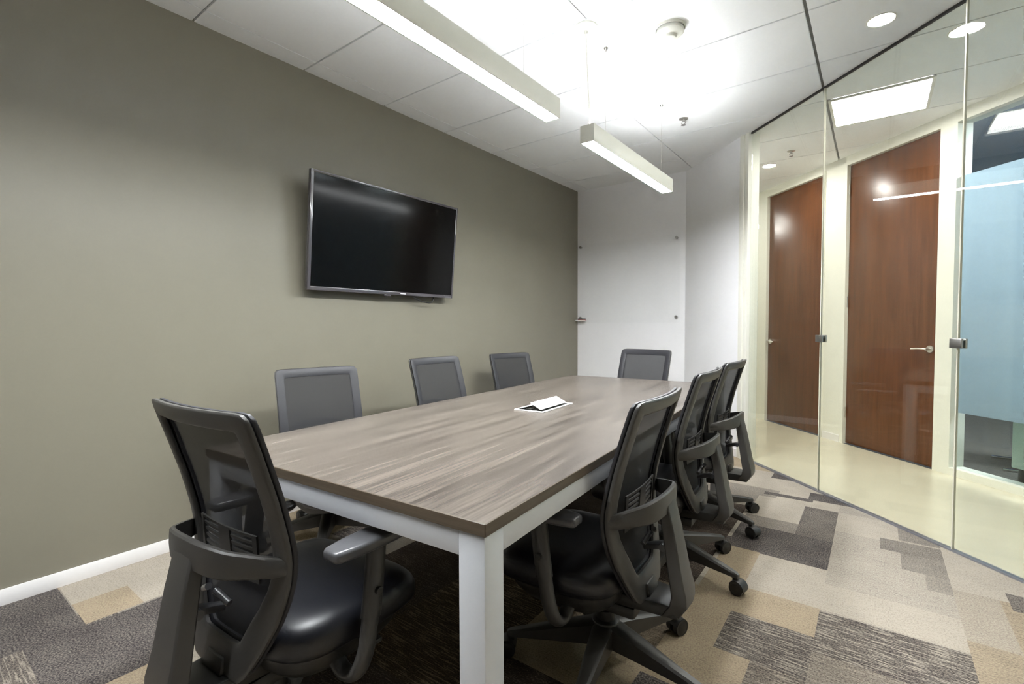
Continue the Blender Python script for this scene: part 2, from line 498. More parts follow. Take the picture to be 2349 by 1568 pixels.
mb = MB()
mb.add([gp(CG, -4, 0), gp(CC, -4, 0), gp(CC, 9.5, 0), gp(CG, 9.5, 0)], [[0, 1, 2, 3]])
struct(mb.build('floor', M['beige']), 'polished beige corridor floor beyond the glass', 'floor')
mb = MB()
mb.add([gp(CC + .12, 0.5, 0), gp(7.2, 0.5, 0), gp(7.2, 9.5, 0), gp(CC + .12, 9.5, 0)], [[0, 1, 2, 3]])
struct(mb.build('floor', M['offfloor']), 'dark carpet of the offices behind the corridor wall', 'floor')

# ---- ceiling: tiles with sunk joints
g0, gy = 1.0629, 0.6096
mb = MB()
T0 = H; T1 = H + 0.014
xl = [-2.706 - 1.1982 * 0, -1.5047, -0.3065, 0.8918, 2.09, 3.288]
xl = [XW - .02] + xl + [5.2]
yl = [g0 + gy * k for k in range(-8, 10)]
def tile(x0, x1, y0, y1):
    P = [(x0, y0), (x1, y0), (x1, y1), (x0, y1)]
    P = clip_poly(P, lambda p: p[0] + p[1] - (CC + 0.06) / S2)
    if len(P) < 3: return
    n = len(P)
    vs = [(p[0], p[1], T0) for p in P] + [(p[0], p[1], T1) for p in P]
    mb.add(vs, [list(range(n))] + [[i, (i + 1) % n, n + (i + 1) % n, n + i] for i in range(n)], 0)
def inside_hole(x0, x1, y0, y1):
    return None
TROF = (-0.295, 0.285, 4.13, 4.71)
for i in range(len(xl) - 1):
    for j in range(len(yl) - 1):
        gl = {1: .0025}.get(i, .0035); gr = .0035
        if i == 0: gl = 0
        if i in (2, 3): pass
        x0, x1 = xl[i], xl[i + 1]
        ax = .008 if abs(x0 + 0.3065) < 1e-3 else .0035
        bx = .008 if abs(x1 + 0.3065) < 1e-3 else .0035
        if i == 0: bx = .003
        if i == 1: ax = .003
        y0, y1 = yl[j] + .0055, yl[j + 1] - .0055
        if abs(x0 + 0.3065) < 1e-3 and abs(yl[j] - 4.1105) < .02:      # the cell with the recessed panel light
            tile(TROF[1], x1 - bx, y0, y1)
            continue
        if abs(x0 + 1.5047) < 1e-3 and yl[j + 1] < 2.30:
            tile(x0 + ax, -1.2218, y0, y1); tile(-1.2148, x1 - bx, y0, y1)
        else:
            tile(x0 + ax, x1 - bx, y0, y1)
lim = (CC + .12) / S2
P = [(XW - .1, YR - .1), (5.2, YR - .1), (5.2, 9), (XW - .1, 9)]
P = clip_poly(P, lambda p: p[0] + p[1] - lim)
mb.add([(p[0], p[1], T1) for p in P], [list(range(len(P)))], 1)
mb.add([(p[0], p[1], T1 + .16) for p in P], [list(range(len(P)))], 1)
struct(mb.build('ceiling', [M['tile'], M['tgrid']]), 'white tiled ceiling with thin grey joints', 'ceiling')
mb = MB()
mb.add([gp(CC + .12, 0.5, H), gp(7.2, 0.5, H), gp(7.2, 9.5, H), gp(CC + .12, 9.5, H)], [[0, 3, 2, 1]])
struct(mb.build('ceiling', M['offceil']), 'dim blue-grey ceiling of the offices', 'ceiling')

# ---- walls
mb = MB(); mb.box((XW - .12, YR, 0), (XW, YB, H + .014))
struct(mb.build('wall_left', M['olive']), 'olive grey painted left wall', 'wall')
mb = MB(); mb.box((XW - .12, YB, 0), (-1.55, YB + .12, H + .014))
struct(mb.build('wall_back', M['white']), 'narrow white back wall with the glass board', 'wall')
mb = MB(); diag_box(mb, CG - .035, CG + .08, 3.815, 4.9, 0, H + .014)
struct(mb.build('wall_right', M['white']), 'white diagonal wall between back wall and glass', 'wall')
mb = MB(); mb.box((XW - .12, YR - .12, 0), (pe.x + .12, YR, H + .014))
struct(mb.build('wall_front', M['dark']), 'charcoal wall behind the camera', 'wall')
mb = MB(); mb.box((pe.x, YR, 0), (pe.x + .12, pe.y + .02, H + .014))
struct(mb.build('wall_side', M['dark']), 'charcoal wall at the end of the glass', 'wall')
# corridor wall pieces around doors and windows
D1, D2 = (4.405, 5.235), (3.245, 4.105)
TOPZ = 2.655
mb = MB()
diag_box(mb, CC, CC + .12, D2[1] + .03, D1[0] - .03, 0, H + .014)
diag_box(mb, CC, CC + .12, -4, 9.5, TOPZ, H + .014)
diag_box(mb, CC, CC + .12, 6.6, 9.5, 0, TOPZ)
diag_box(mb, CC, CC + .12, -4, 1.0, 0, TOPZ)
struct(mb.build('wall_corridor', M['cream']), 'cream corridor wall holding the wooden doors', 'wall')
mb = MB()
diag_box(mb, CG, CC + .12, 9.5, 9.62, 0, H + .014)
struct(mb.build('wall_corridor_end', M['cream']), 'cream far end of the corridor', 'wall')
mb = MB()
diag_box(mb, CG, CC + .12, -4.12, -4, 0, H + .014)
struct(mb.build('wall_corridor_near', M['cream']), 'cream near end of the corridor', 'wall')
mb = MB()
diag_box(mb, CG, CG + .1, 4.9, 9.5, 0, H + .014)
struct(mb.build('wall_corridor_inner', M['cream']), 'cream inner wall of the corridor', 'wall')
mb = MB()
diag_box(mb, CG, CG + .1, -4, TEND - .02, 0, H + .014)
struct(mb.build('wall_corridor_outer', M['cream']), 'cream inner wall of the near corridor', 'wall')
mb = MB()
diag_box(mb, 7.2, 7.3, .4, 9.6, 0, H); diag_box(mb, CC + .12, 7.2, .4, .5, 0, H); diag_box(mb, CC + .12, 7.2, 9.5, 9.6, 0, H)
struct(mb.build('wall_office', M['offwall']), 'blue-grey far walls of the offices', 'wall')

# baseboards
mb = MB(); mb.box((XW, YR, 0), (XW + .010, YB, .066), .002)
struct(mb.build('baseboard_left', M['base']), 'white baseboard along the olive wall', 'baseboard')
mb = MB(); mb.box((XW + .01, YB - .010, 0), (-1.60, YB, .066), .002)
struct(mb.build('baseboard_back', M['base']), 'white baseboard on the back wall', 'baseboard')
mb = MB(); diag_box(mb, CG - .045, CG - .035, 3.816, 4.72, 0, .066)
struct(mb.build('baseboard_right', M['base']), 'white baseboard on the diagonal wall', 'baseboard')
mb = MB(); diag_box(mb, CC - .010, CC, D2[1] + .045, D1[0] - .045, 0, .066)
struct(mb.build('baseboard_corridor', M['base']), 'white baseboard between the corridor doors', 'baseboard')

# ---- glass partition
TOPG = H - .012
mb = MB(); diag_box(mb, CG - .008, CG + .008, TEND, 3.715, TOPG, H - .0005)
struct(mb.build('trim_top', M['track']), 'black head track over the glass partition', 'trim')
mb = MB(); diag_box(mb, CG - .016, CG + .016, TEND, 3.72, 0.0, .008)
struct(mb.build('trim_bottom', M['trackgrey']), 'thin grey floor channel under the glass', 'trim')
mb = MB()
diag_box(mb, CG - .040, CG + .085, 3.765, 3.815, 0, H - .001, .002)
diag_box(mb, CG - .03, CG + .07, 3.715, 3.762, 0, H - .001, .002)
struct(mb.build('trim_post', M['cream']), 'white wall end post where the glass starts', 'trim')
seams = [3.712, 2.944, 2.062, 1.18, .30, TEND]
names = ['narrow far clear glass panel beside the white post', 'middle clear glass panel between the two seams',
         'near clear glass panel at the right edge of the picture', 'clear glass panel nearer than the picture shows', 'last clear glass panel of the partition']
for k in range(len(seams) - 1):
    t1, t0 = seams[k], seams[k + 1]
    e = empty('window_%d' % (k + 1), gp(CG, (t0 + t1) / 2, 0))
    struct(e, names[k], 'window')
    inv = Matrix.Translation(-e.location)
    mb = MB(); diag_box(mb, CG - .006, CG + .006, t0 + .003, t1 - .003, .008, TOPG)
    o = mb.build('glass_pane', M['glass'], e); o.data.transform(inv)
    if k > 0 or True:
        mb = MB(); diag_box(mb, CG - .0062, CG + .0062, t0 - .0029, t0 + .0029, .008, TOPG)
        o = mb.build('seam_seal', M['seal'], e); o.data.transform(inv)
    if k < 3:
        mb = MB()
        for s in (-1, 1):
            a, b = sorted((CG + s * .0064, CG + s * .019))
            diag_box(mb, a, b, t0 - .029, t0 + .029, 1.018, 1.066, .002)
        o = mb.build('glass_clamp', M['clamp'], e); o.data.transform(inv)

# ---- corridor doors
def lever(parent, c, t, z, s):
    mb = MB()
    R = Matrix.Rotation(-PI / 4, 4, 'Z')
    p = gp(c, t, z); q = gp(c - .012, t, z); r = gp(c - .05, t, z)
    mb.cyl(p, q, .028, n=24); mb.cyl(q, r, .011, n=16)
    a = gp(c - .05, t - s * .008, z); b = gp(c - .055, t + s * .05, z + .003); d = gp(c - .052, t + s * .115, z - .002)
    mb.sweep(smooth_path([a, b, d], 5), circ(.0095, 12, .007), up=(0, 0, 1))
    return mb.build('door_handle', M['nickel'], parent)
for k, (dd, ht, s, lab) in enumerate(((D1, 5.185, -1, 'walnut brown office door on the left, handle at its left edge'),
                                      (D2, 3.305, 1, 'walnut brown office door on the right, handle at its right edge'))):
    e = empty('door_%d' % (k + 1), (0, 0, 0)); struct(e, lab, 'door')
    mb = MB(); diag_box(mb, CC + .02, CC + .065, dd[0] + .004, dd[1] - .004, .008, TOPZ - .035, .002)
    mb.build('door_leaf', M['door'], e)
    mb = MB()
    diag_box(mb, CC - .012, CC + .12, dd[0] - .035, dd[0], 0, TOPZ)
    diag_box(mb, CC - .012, CC + .12, dd[1], dd[1] + .035, 0, TOPZ)
    diag_box(mb, CC - .012, CC + .12, dd[0], dd[1], TOPZ - .03, TOPZ)
    mb.build('door_frame', M['cream'], e)
    lever(e, CC + .02, ht, .94, s)
    mb = MB()
    for hz in (.25, 1.3, 2.35):
        tt = dd[0] if s < 0 else dd[1]
        mb.cyl(gp(CC + .012, tt, hz), gp(CC + .012, tt, hz + .1), .006, n=10)
    mb.build('door_hinge', M['nickel'], e)
# ---- corridor windows with frosted film
for k, (t0, t1, lab) in enumerate(((5.36, 6.6, 'far corridor window with pale frosted band'), (1.0, 3.15, 'corridor window with wide pale blue frosted band at the right'))):
    e = empty('window_%d' % (k + 6), (0, 0, 0)); struct(e, lab, 'window')
    mb = MB()
    diag_box(mb, CC - .012, CC + .12, t0, t0 + .03, 0, TOPZ); diag_box(mb, CC - .012, CC + .12, t1 - .03, t1, 0, TOPZ)
    if k == 0: diag_box(mb, CC - .012, CC + .12, D1[1] + .035, t0, 0, TOPZ)
    else: diag_box(mb, CC - .012, CC + .12, t1, D2[0] - .035, 0, TOPZ)
    diag_box(mb, CC - .012, CC + .12, t0 + .03, t1 - .03, 0, .055); diag_box(mb, CC - .012, CC + .12, t0 + .03, t1 - .03, TOPZ - .03, TOPZ)
    mb.build('window_frame', M['cream'], e)
    mb = MB(); diag_box(mb, CC + .035, CC + .041, t0 + .03, t1 - .03, .055, TOPZ - .03)
    mb.build('glass_pane', M['glassoff'], e)
    mb = MB(); diag_box(mb, CC + .0425, CC + .0435, t0 + .03, t1 - .03, .472, 2.235)
    mb.build('frosted_film', M['film'], e)

# ---- behind the office glass
def diag_thing(name, loc):
    return empty(name, loc, PI * .75)
mb = MB(); mb.box((-.28, -.28, -.004), (.28, .28, 0)); 
def panel_light(loc, rz, label, lens, size=(.58, .58), group=None):
    e = empty('panel_light', loc, rz); tag(e, label, 'ceiling light', group)
    w, d = size[0] / 2, size[1] / 2
    mb = MB()
    for (a, b) in (((-w, -d), (w, -d + .018)), ((-w, d - .018), (w, d)), ((-w, -d + .018), (-w + .018, d - .018)), ((w - .018, -d + .018), (w, d - .018))):
        mb.box((a[0], a[1], -.006), (b[0], b[1], .004))
    mb.build('light_frame', M['lampwhite'], e)
    mb = MB(); mb.add([(-w + .018, -d + .018, .010), (w - .018, -d + .018, .010), (w - .018, d - .018, .010), (-w + .018, d - .018, .010)], [[0, 1, 2, 3]])
    o = mb.build('light_lens', lens, e)
    mb = MB()
    for (x0, y0, x1, y1) in ((-w, -d, w, -d), (w, -d, w, d), (w, d, -w, d), (-w, d, -w, -d)):
        k = .018
        sx0, sy0, sx1, sy1 = [v * (1 - k / w) if i % 2 == 0 else v * (1 - k / d) for i, v in enumerate((x0, y0, x1, y1))]
        mb.add([(sx0, sy0, 0), (sx1, sy1, 0), (sx1, sy1, .012), (sx0, sy0, .012)], [[0, 1, 2, 3]])
    mb.build('light_housing', M['lampwhite'], e)
    return e
panel_light(((TROF[0] + TROF[1]) / 2, (TROF[2] + TROF[3]) / 2, H), 0, 'square recessed panel light over the corridor, warm white', M['troffer'])
panel_light((2.05, 2.35, H), 0, 'added unseen fill light, square corridor panel right of the picture', M['troffer'])  # added fill, sends light through the glass onto the chair backs
panel_light((-2.1, 6.55, H), 0, 'added unseen fill panel far down the corridor, hidden by the white wall', M['troffer'])  # another added corridor fill, out of view
# office lamp hangs just under the office ceiling
def office_light(loc, label):
    e = empty('office_light', loc, 0); tag(e, label, 'ceiling light')
    mb = MB(); mb.box((-.57, -.17, -.02), (.57, .17, -.001)); mb.build('light_frame', M['lampwhite'], e)
    mb = MB(); mb.box((-.55, -.15, -.023), (.55, .15, -.0205)); mb.build('light_lens', M['offlens'], e)
office_light((1.27, 5.30, H), 'office ceiling light seen through the corridor window, upper right corner')
office_light((-2.0, 8.6, H), 'far office ceiling light behind the small left window')
office_light((2.6, 4.6, H), 'office ceiling light outside the right edge of the picture')
e = empty('filing_cabinet', gp(CC + .38, 2.62, 0), PI * .75); tag(e, 'pale green pedestal cabinet behind the frosted office window', 'cabinet')
mb = MB(); mb.box((-.22, -.22, .13), (.22, .22, .62), .006); mb.build('cabinet_body', M['cab'], e)
mb = MB()
for x in (-.18, .18):
    for y in (-.18, .18):
        mb = MB(); mb.cyl((x, y, 0), (x, y, .13), .02); mb.build('cabinet_foot', M['black'], e)
e = empty('visitor_chair', gp(CC + .85, 3.12, 0), PI * .5); tag(e, 'blue chair with chrome sled legs in the dim office', 'chair')
mb = MB(); mb.box((-.22, -.2, .42), (.22, .22, .47), .02); mb.build('seat', M['blue'], e)
mb = MB(); mb.box((-.21, .2, .5), (.21, .24, .85), .018); mb.build('backrest', M['blue'], e)
for s in (-1, 1):
    mb = MB(); mb.sweep(smooth_path([(s * .2, .22, .8), (s * .22, .22, .5), (s * .23, -.18, .42), (s * .235, -.22, .2), (s * .235, -.2, .012), (s * .235, .1, .012), (s * .235, .26, .012)], 6), circ(.011, 10), up=(1, 0, 0))
    mb.build('sled_leg', M['chrome'], e)

# ------------------------------------------------------------------ ceiling fittings
def downlight(x, y, r, label):
    e = empty('downlight', (x, y, H)); tag(e, label, 'downlight', 'round recessed downlights')
    mb = MB(); mb.lathe([(r * 1.13, .002), (r * 1.13, -.003), (r * 1.02, -.004), (r, -.001), (r * .97, .0012)], (0, 0, 0)); mb.build('trim_ring', M['lampwhite'], e)
    mb = MB(); mb.lathe([(0.0001, -.002), (r * .98, -.002)], (0, 0, 0)); mb.build('light_lens', M['down'], e)
downlight(-.003, 3.207, .057, 'round downlight in the room ceiling just left of the glass')
downlight(1.05, 1.90, .057, 'added unseen fill downlight near the glass right of the picture')  # added out of view to brighten the right floor and chair backs
downlight(.351, 3.592, .057, 'round downlight behind the glass, crossed by the near seam')
downlight(-.871, 5.446, .057, 'small far downlight at the corridor end beyond the glass')
downlight(-2.4, 7.0, .057, 'far corridor downlight hidden past the white wall')
downlight(1.9, 2.0, .057, 'corridor downlight right of the picture')
downlight(3.0, .9, .057, 'nearest corridor downlight right of the picture')

def sprinkler(x, y, label):
    e = empty('sprinkler', (x, y, H)); tag(e, label, 'sprinkler', 'fire sprinklers')
    mb = MB(); mb.lathe([(.0001, 0), (.034, 0), (.034, -.003), (.022, -.008), (.0001, -.008)], (0, 0, 0), n=24); mb.build('escutcheon', M['nickel'], e)
    mb = MB(); mb.cyl((0, 0, -.008), (0, 0, -.022), .009, n=14)
    for s in (-1, 1): mb.sweep([(s * .009, 0, -.02), (s * .014, 0, -.034), (s * .005, 0, -.048)], circ(.0025, 8), up=(0, 1, 0))
    mb.build('frame_arms', M['clamp'], e)
    mb = MB(); mb.cyl((0, 0, -.047), (0, 0, -.05), .017, n=16); mb.build('deflector', M['clamp'], e)
sprinkler(-1.203, 3.807, 'fire sprinkler on the room ceiling, left of the glass')
sprinkler(-.641, 5.105, 'fire sprinkler on the corridor ceiling beyond the glass')

e = empty('smoke_detector', (-.90, 2.61, H)); tag(e, 'round white smoke detector on the bright ceiling', 'smoke detector')
mb = MB(); mb.lathe([(.001, 0), (.078, 0), (.078, -.012), (.074, -.014)], (0, 0, 0), n=40); mb.build('base_plate', M['lampwhite'], e)
mb = MB(); mb.lathe([(.070, -.012), (.072, -.03), (.064, -.038), (.036, -.044), (.030, -.058), (.018, -.062), (.0005, -.063)], (0, 0, 0), n=40); mb.build('sensor_head', M['lampwhite'], e)
mb = MB(); mb.cyl((.045, -.045, -.028), (.051, -.05, -.028), .003, n=10); mb.build('status_lamp', M['red'], e)

LZ = 2.12
def linear_light(name, x, y0, y1, label, wires):
    e = empty(name, (x, (y0 + y1) / 2, LZ)); tag(e, label, 'pendant light', 'suspended linear lights over the table')
    L = (y1 - y0) / 2; w = .0415; h = .0925
    mb = MB()   # extruded channel: sides, end plates, inner shelf
    mb.box((-w, -L, 0), (-w + .006, L, h), .0008); mb.box((w - .006, -L, 0), (w, L, h), .0008)
    mb.box((-w + .006, -L, 0), (w - .006, -L + .005, h)); mb.box((-w + .006, L - .005, 0), (w - .006, L, h))
    mb.box((-w + .006, -L + .005, .04), (w - .006, L - .005, .06))
    mb.build('housing', M['lampwhite'], e)
    mb = MB()
    mb.box((-w + .0065, -L + .006, .002), (w - .0065, L - .006, .006)); mb.build('diffuser', M['lens'], e)
    mb = MB(); mb.box((-w + .0065, -L + .006, .082), (w - .0065, L - .006, .086)); mb.build('uplight_lens', M['uplens'], e)
    for yy in wires:
        mb = MB(); mb.cyl((0, yy, .087), (0, yy, H - LZ), .0012, n=6, caps=False)
        mb.lathe([(.0005, H - LZ), (.014, H - LZ), (.012, H - LZ - .006), (.004, H - LZ - .015), (.0015, H - LZ - .03)], (0, yy, 0), n=16)
        mb.cyl((0, yy, .086), (0, yy, .102), .005, n=10)
        mb.build('suspension_wire', M['nickel'], e)
    return e
linear_light('pendant_light', -1.2555, -.43, 2.008, 'long white suspended linear light nearest the camera', (-1.0, .98))
e2 = linear_light('pendant_light', -1.2555, 2.353, 3.6055, 'short white suspended linear light farther back', (-.40, .50))
mb = MB(); mb.lathe([(.0005, .595), (.062, .595), (.062, .588), (.054, .580), (.012, .574), (.009, .558), (.0005, .558)], (0, 2.34 - 2.97925, 0), n=32)
mb.build('ceiling_canopy', M['lampwhite'], e2)
mb = MB(); mb.sweep(smooth_path([(0, -.63925, .56), (.004, -.638, .45), (.006, -.63, .32), (.003, -.605, .18), (.0, -.59, .088)], 6), circ(.004, 8), up=(1, 0, 0))
mb.build('power_cord', M['lampwhite'], e2)

# ------------------------------------------------------------------ television
tw, th = 1.262, .720
e = empty('television', (-2.735, 2.245, 1.719)); tag(e, 'black flat television tilted forward on the olive wall', 'television')
tilt = Matrix.Rotation(math.radians(5.6), 4, 'Y')    # top leans into the room
# local: x out of the wall, y along the wall, z up
def tvbox(mb, lo, hi, bev=0.0, mi=0): return mb.box(lo, hi, bev, mi, mat=tilt)
mb = MB()
hw, hh = tw / 2, th / 2
tvbox(mb, (-.018, -hw, -hh), (.010, -hw + .021, hh), .003); tvbox(mb, (-.018, hw - .017, -hh), (.010, hw, hh), .003)
tvbox(mb, (-.018, -hw + .012, hh - .017), (.010, hw - .012, hh), .003); tvbox(mb, (-.018, -hw + .012, -hh), (.010, hw - .012, -hh + .024), .003)
mb.build('bezel', M['tvframe'], e)
mb = MB(); tvbox(mb, (-.016, -hw + .016, -hh + .022), (.006, hw - .016, hh - .016)); mb.build('screen', M['tvblack'], e)
mb = MB(); tvbox(mb, (-.034, -hw + .03, -hh + .03), (-.018, hw - .03, hh - .04), .006); tvbox(mb, (-.055, -.35, -.28), (-.034, .35, .12), .008)
mb.build('rear_housing', M['black'], e)
mb = MB(); tvbox(mb, (.0105, .090, -hh + .009), (.0112, .140, -hh + .0155)); mb.build('maker_badge', M['ink'], e)
mb = MB(); tvbox(mb, (-.010, -.05, -hh - .011), (.006, .01, -hh), .003); mb.build('sensor_bump', M['tvframe'], e)
mb = MB(); mb.box((XW + 2.735 + .0005, -.2, -.2), (XW + 2.735 + .012, .2, .15), .002); 
for yy in (-.15, .15): mb.box((XW + 2.735 + .012, yy - .012, -.19), (-.05, yy + .012, .12), .002)
mb.build('wall_bracket', M['black'], e)
mb = MB(); mb.sweep(smooth_path([(-.045, .16, -.33), (-.05, .26, -.375), (-.05, .36, -.40), (-.055, .42, -.40), (-.06, .45, -.375), (-.065, .46, -.33)], 6), circ(.004, 8), up=(1, 0, 0))
mb.build('power_cable', M['black'], e)

# ------------------------------------------------------------------ glass board on the back wall
e = empty('glass_board', (-2.235, YB, 1.63)); tag(e, 'clear glass writing board standing off the white back wall', 'writing board')
mb = MB(); mb.box((-.60, -.026, -.47), (.605, -.020, .45), .001); mb.build('board_pane', M['board'], e)
for (x, z) in ((-.563, .422), (.566, .415), (.566, -.408), (-.563, -.408)):
    mb = MB(); mb.cyl((x, -.0005, z), (x, -.020, z), .011, n=16); mb.cyl((x, -.026, z), (x, -.034, z), .015, n=20)
    mb.build('standoff', M['clamp'], e)
e = empty('marker_tray', (-2.775, YB - .035, 1.185)); tag(e, 'small marker tray on the glass board by the olive wall corner', 'tray')
mb = MB(); mb.box((-.06, -.045, 0), (.07, 0, .004), .001); mb.box((-.06, -.045, .004), (.07, -.042, .012), .0008); mb.build('shelf', M['board'] if False else M['white_gloss'], e)
e = empty('eraser', (-2.765, YB - .058, 1.1895)); tag(e, 'black topped board eraser lying on the marker tray', 'eraser')
mb = MB(); mb.box((-.045, -.012, .010), (.05, .014, .026), .003); mb.build('eraser_grip', M['black'], e)
mb = MB(); mb.box((-.044, -.011, 0), (.049, .013, .0098), .002); mb.build('felt_pad', M['red'], e)

# ------------------------------------------------------------------ table
TA = .0656; TT = .745; TWd, TL = 1.128, 2.69
tb = empty('conference_table', (-.6138, .7281, 0), TA)
tag(tb, 'long grey-brown wood top conference table on silver square legs', 'table')
mb = MB(); mb.box((-TWd, 0, TT - .028), (0, TL, TT), .0015, 1, seg=1)
for i, f in enumerate(mb.f):
    if all(mb.v[k][2] > TT - 1e-4 for k in f): mb.m[i] = 0
mb.build('tabletop', [M['tabletop'], M['tableedge']], tb)
lw = .068; ov = .006
for (x, y) in ((-ov - lw, ov), (-TWd + ov, ov), (-ov - lw, TL - ov - lw), (-TWd + ov, TL - ov - lw)):
    mb = MB(); mb.box((x, y, .006), (x + lw, y + lw, TT - .028), .0025); mb.build('leg', M['alu'], tb)
    mb = MB(); mb.cyl((x + lw / 2, y + lw / 2, 0), (x + lw / 2, y + lw / 2, .006), .02); mb.build('levelling_foot', M['black'], tb)
za, zb = TT - .028 - .056, TT - .028
for nm, lo, hi in (('a', (-TWd + ov + lw + .001, ov + .002), (-ov - lw - .001, ov + .03)), ('b', (-TWd + ov + lw + .001, TL - ov - .03), (-ov - lw - .001, TL - ov - .002)),
                   ('c', (-TWd + ov + .002, ov + lw + .001), (-TWd + ov + .03, TL - ov - lw - .001)), ('d', (-ov - .03, ov + lw + .001), (-ov - .002, TL - ov - lw - .001))):
    mb = MB(); mb.box((lo[0], lo[1], za), (hi[0], hi[1], zb - .0005), .001); mb.build('apron_rail', M['alu'], tb)

# power unit in the table
pu = empty('power_unit', (-1.277, 1.965, TT), TA); tag(pu, 'white power and data box with raised lids in the tabletop', 'power outlet box')
mb = MB()
for lo, hi in (((-.078, -.152), (.078, -.136)), ((-.078, .136), (.078, .152)), ((-.078, -.136), (-.066, .136)), ((.066, -.136), (.078, .136))):
    mb.box((lo[0], lo[1], 0.0003), (hi[0], hi[1], .004), .001)
mb.build('rim', M['white_gloss'], pu)
mb = MB(); mb.box((-.066, -.136, .0003), (.066, .136, .0012)); mb.build('well', M['socket'], pu)
mb = MB(); mb.box((-.066, -.128, 0), (0, .128, .0035), .001, mat=Matrix.Translation((-.004, 0, .021)) @ Matrix.Rotation(math.radians(-16), 4, 'Y')); mb.build('left_lid', M['white_gloss'], pu)
mb = MB(); mb.box((0, -.128, 0), (.062, .128, .0035), .001, mat=Matrix.Translation((-.004, 0, .034)) @ Matrix.Rotation(math.radians(26), 4, 'Y')); mb.build('right_lid', M['white_gloss'], pu)
for yy in (-.09, -.03, .03, .09):
    mb = MB(); mb.box((-.04, yy - .018, .0013), (-.012, yy + .018, .006), .001); mb.build('outlet', M['white_gloss'], pu)

# ------------------------------------------------------------------ chairs
Y0 = .185    # hub is this far in front of the top edge of the back
PROF = [(.27, .030), (.30, .036), (.33, .048), (.37, .060), (.42, .073), (.465, .083), (.52, .091), (.58, .093), (.62, .088), (.66, .080), (.73, .063), (.835, .031), (.93, 0.0), (.95, -.006)]
def prof(z):
    return (interp(PROF, z - .012) + 2 * interp(PROF, z) + interp(PROF, z + .012)) / 4
def surf(x, z, off=0.0):
    """point on the back surface; off > 0 moves it forward"""
    return Vector((x, prof(z) - .026 * (1 - min(1, (x / .2225) ** 2)) * min(1, max(0, (z - .29) / .2)) + off - Y0, z))
OUT = [(.0, .292), (.06, .292), (.098, .299), (.122, .318), (.145, .352), (.170, .395), (.192, .440), (.208, .490), (.218, .540), (.2225, .60),
       (.2225, .68), (.2225, .76), (.2225, .84), (.2225, .895), (.2200, .915), (.2100, .927), (.19, .930), (.12, .930), (.06, .930), (.0, .930)]
INN = [(.0, .372), (.045, .372), (.072, .374), (.083, .382), (.095, .402), (.115, .436), (.138, .470), (.158, .510), (.172, .555), (.179, .61),
       (.181, .68), (.182, .76), (.182, .83), (.182, .872), (.181, .880), (.178, .886), (.16, .888), (.11, .888), (.055, .888), (.0, .888)]
def full(o): return o + [(-x, z) for (x, z) in o[-2:0:-1]]
def resample(loop, sub=3):
    out = []; n = len(loop)
    for i in range(n):
        a, b = loop[i], loop[(i + 1) % n]
        for k in range(sub):
            t = k / sub; out.append((a[0] + (b[0] - a[0]) * t, a[1] + (b[1] - a[1]) * t))
    return out
def ring(mb, outer, inner, off0, off1, rnd_=.004):
    """solid ring between two outlines, from depth off0 to off1, with softened rims"""
    n = len(outer)
    def lerp(k, t): return (outer[k][0] + (inner[k][0] - outer[k][0]) * t, outer[k][1] + (inner[k][1] - outer[k][1]) * t)
    rows = [(0, off0 + rnd_), (.06, off0 + rnd_ * .3), (.14, off0), (.5, off0 - .002), (.86, off0), (.94, off0 + rnd_ * .3), (1, off0 + rnd_), (1, off1 - rnd_ * .5), (.93, off1), (.07, off1), (0, off1 - rnd_ * .5)]
    vs = []
    for t, o in rows:
        for k in range(n):
            x, z = lerp(k, t); vs.append(surf(x, z, o))
    fs = []
    R_ = len(rows)
    for r in range(R_):
        r2 = (r + 1) % R_
        for k in range(n):
            k2 = (k + 1) % n
            fs.append([r * n + k, r * n + k2, r2 * n + k2, r2 * n + k])
    mb.add(vs, fs, 0, True)
    return mb
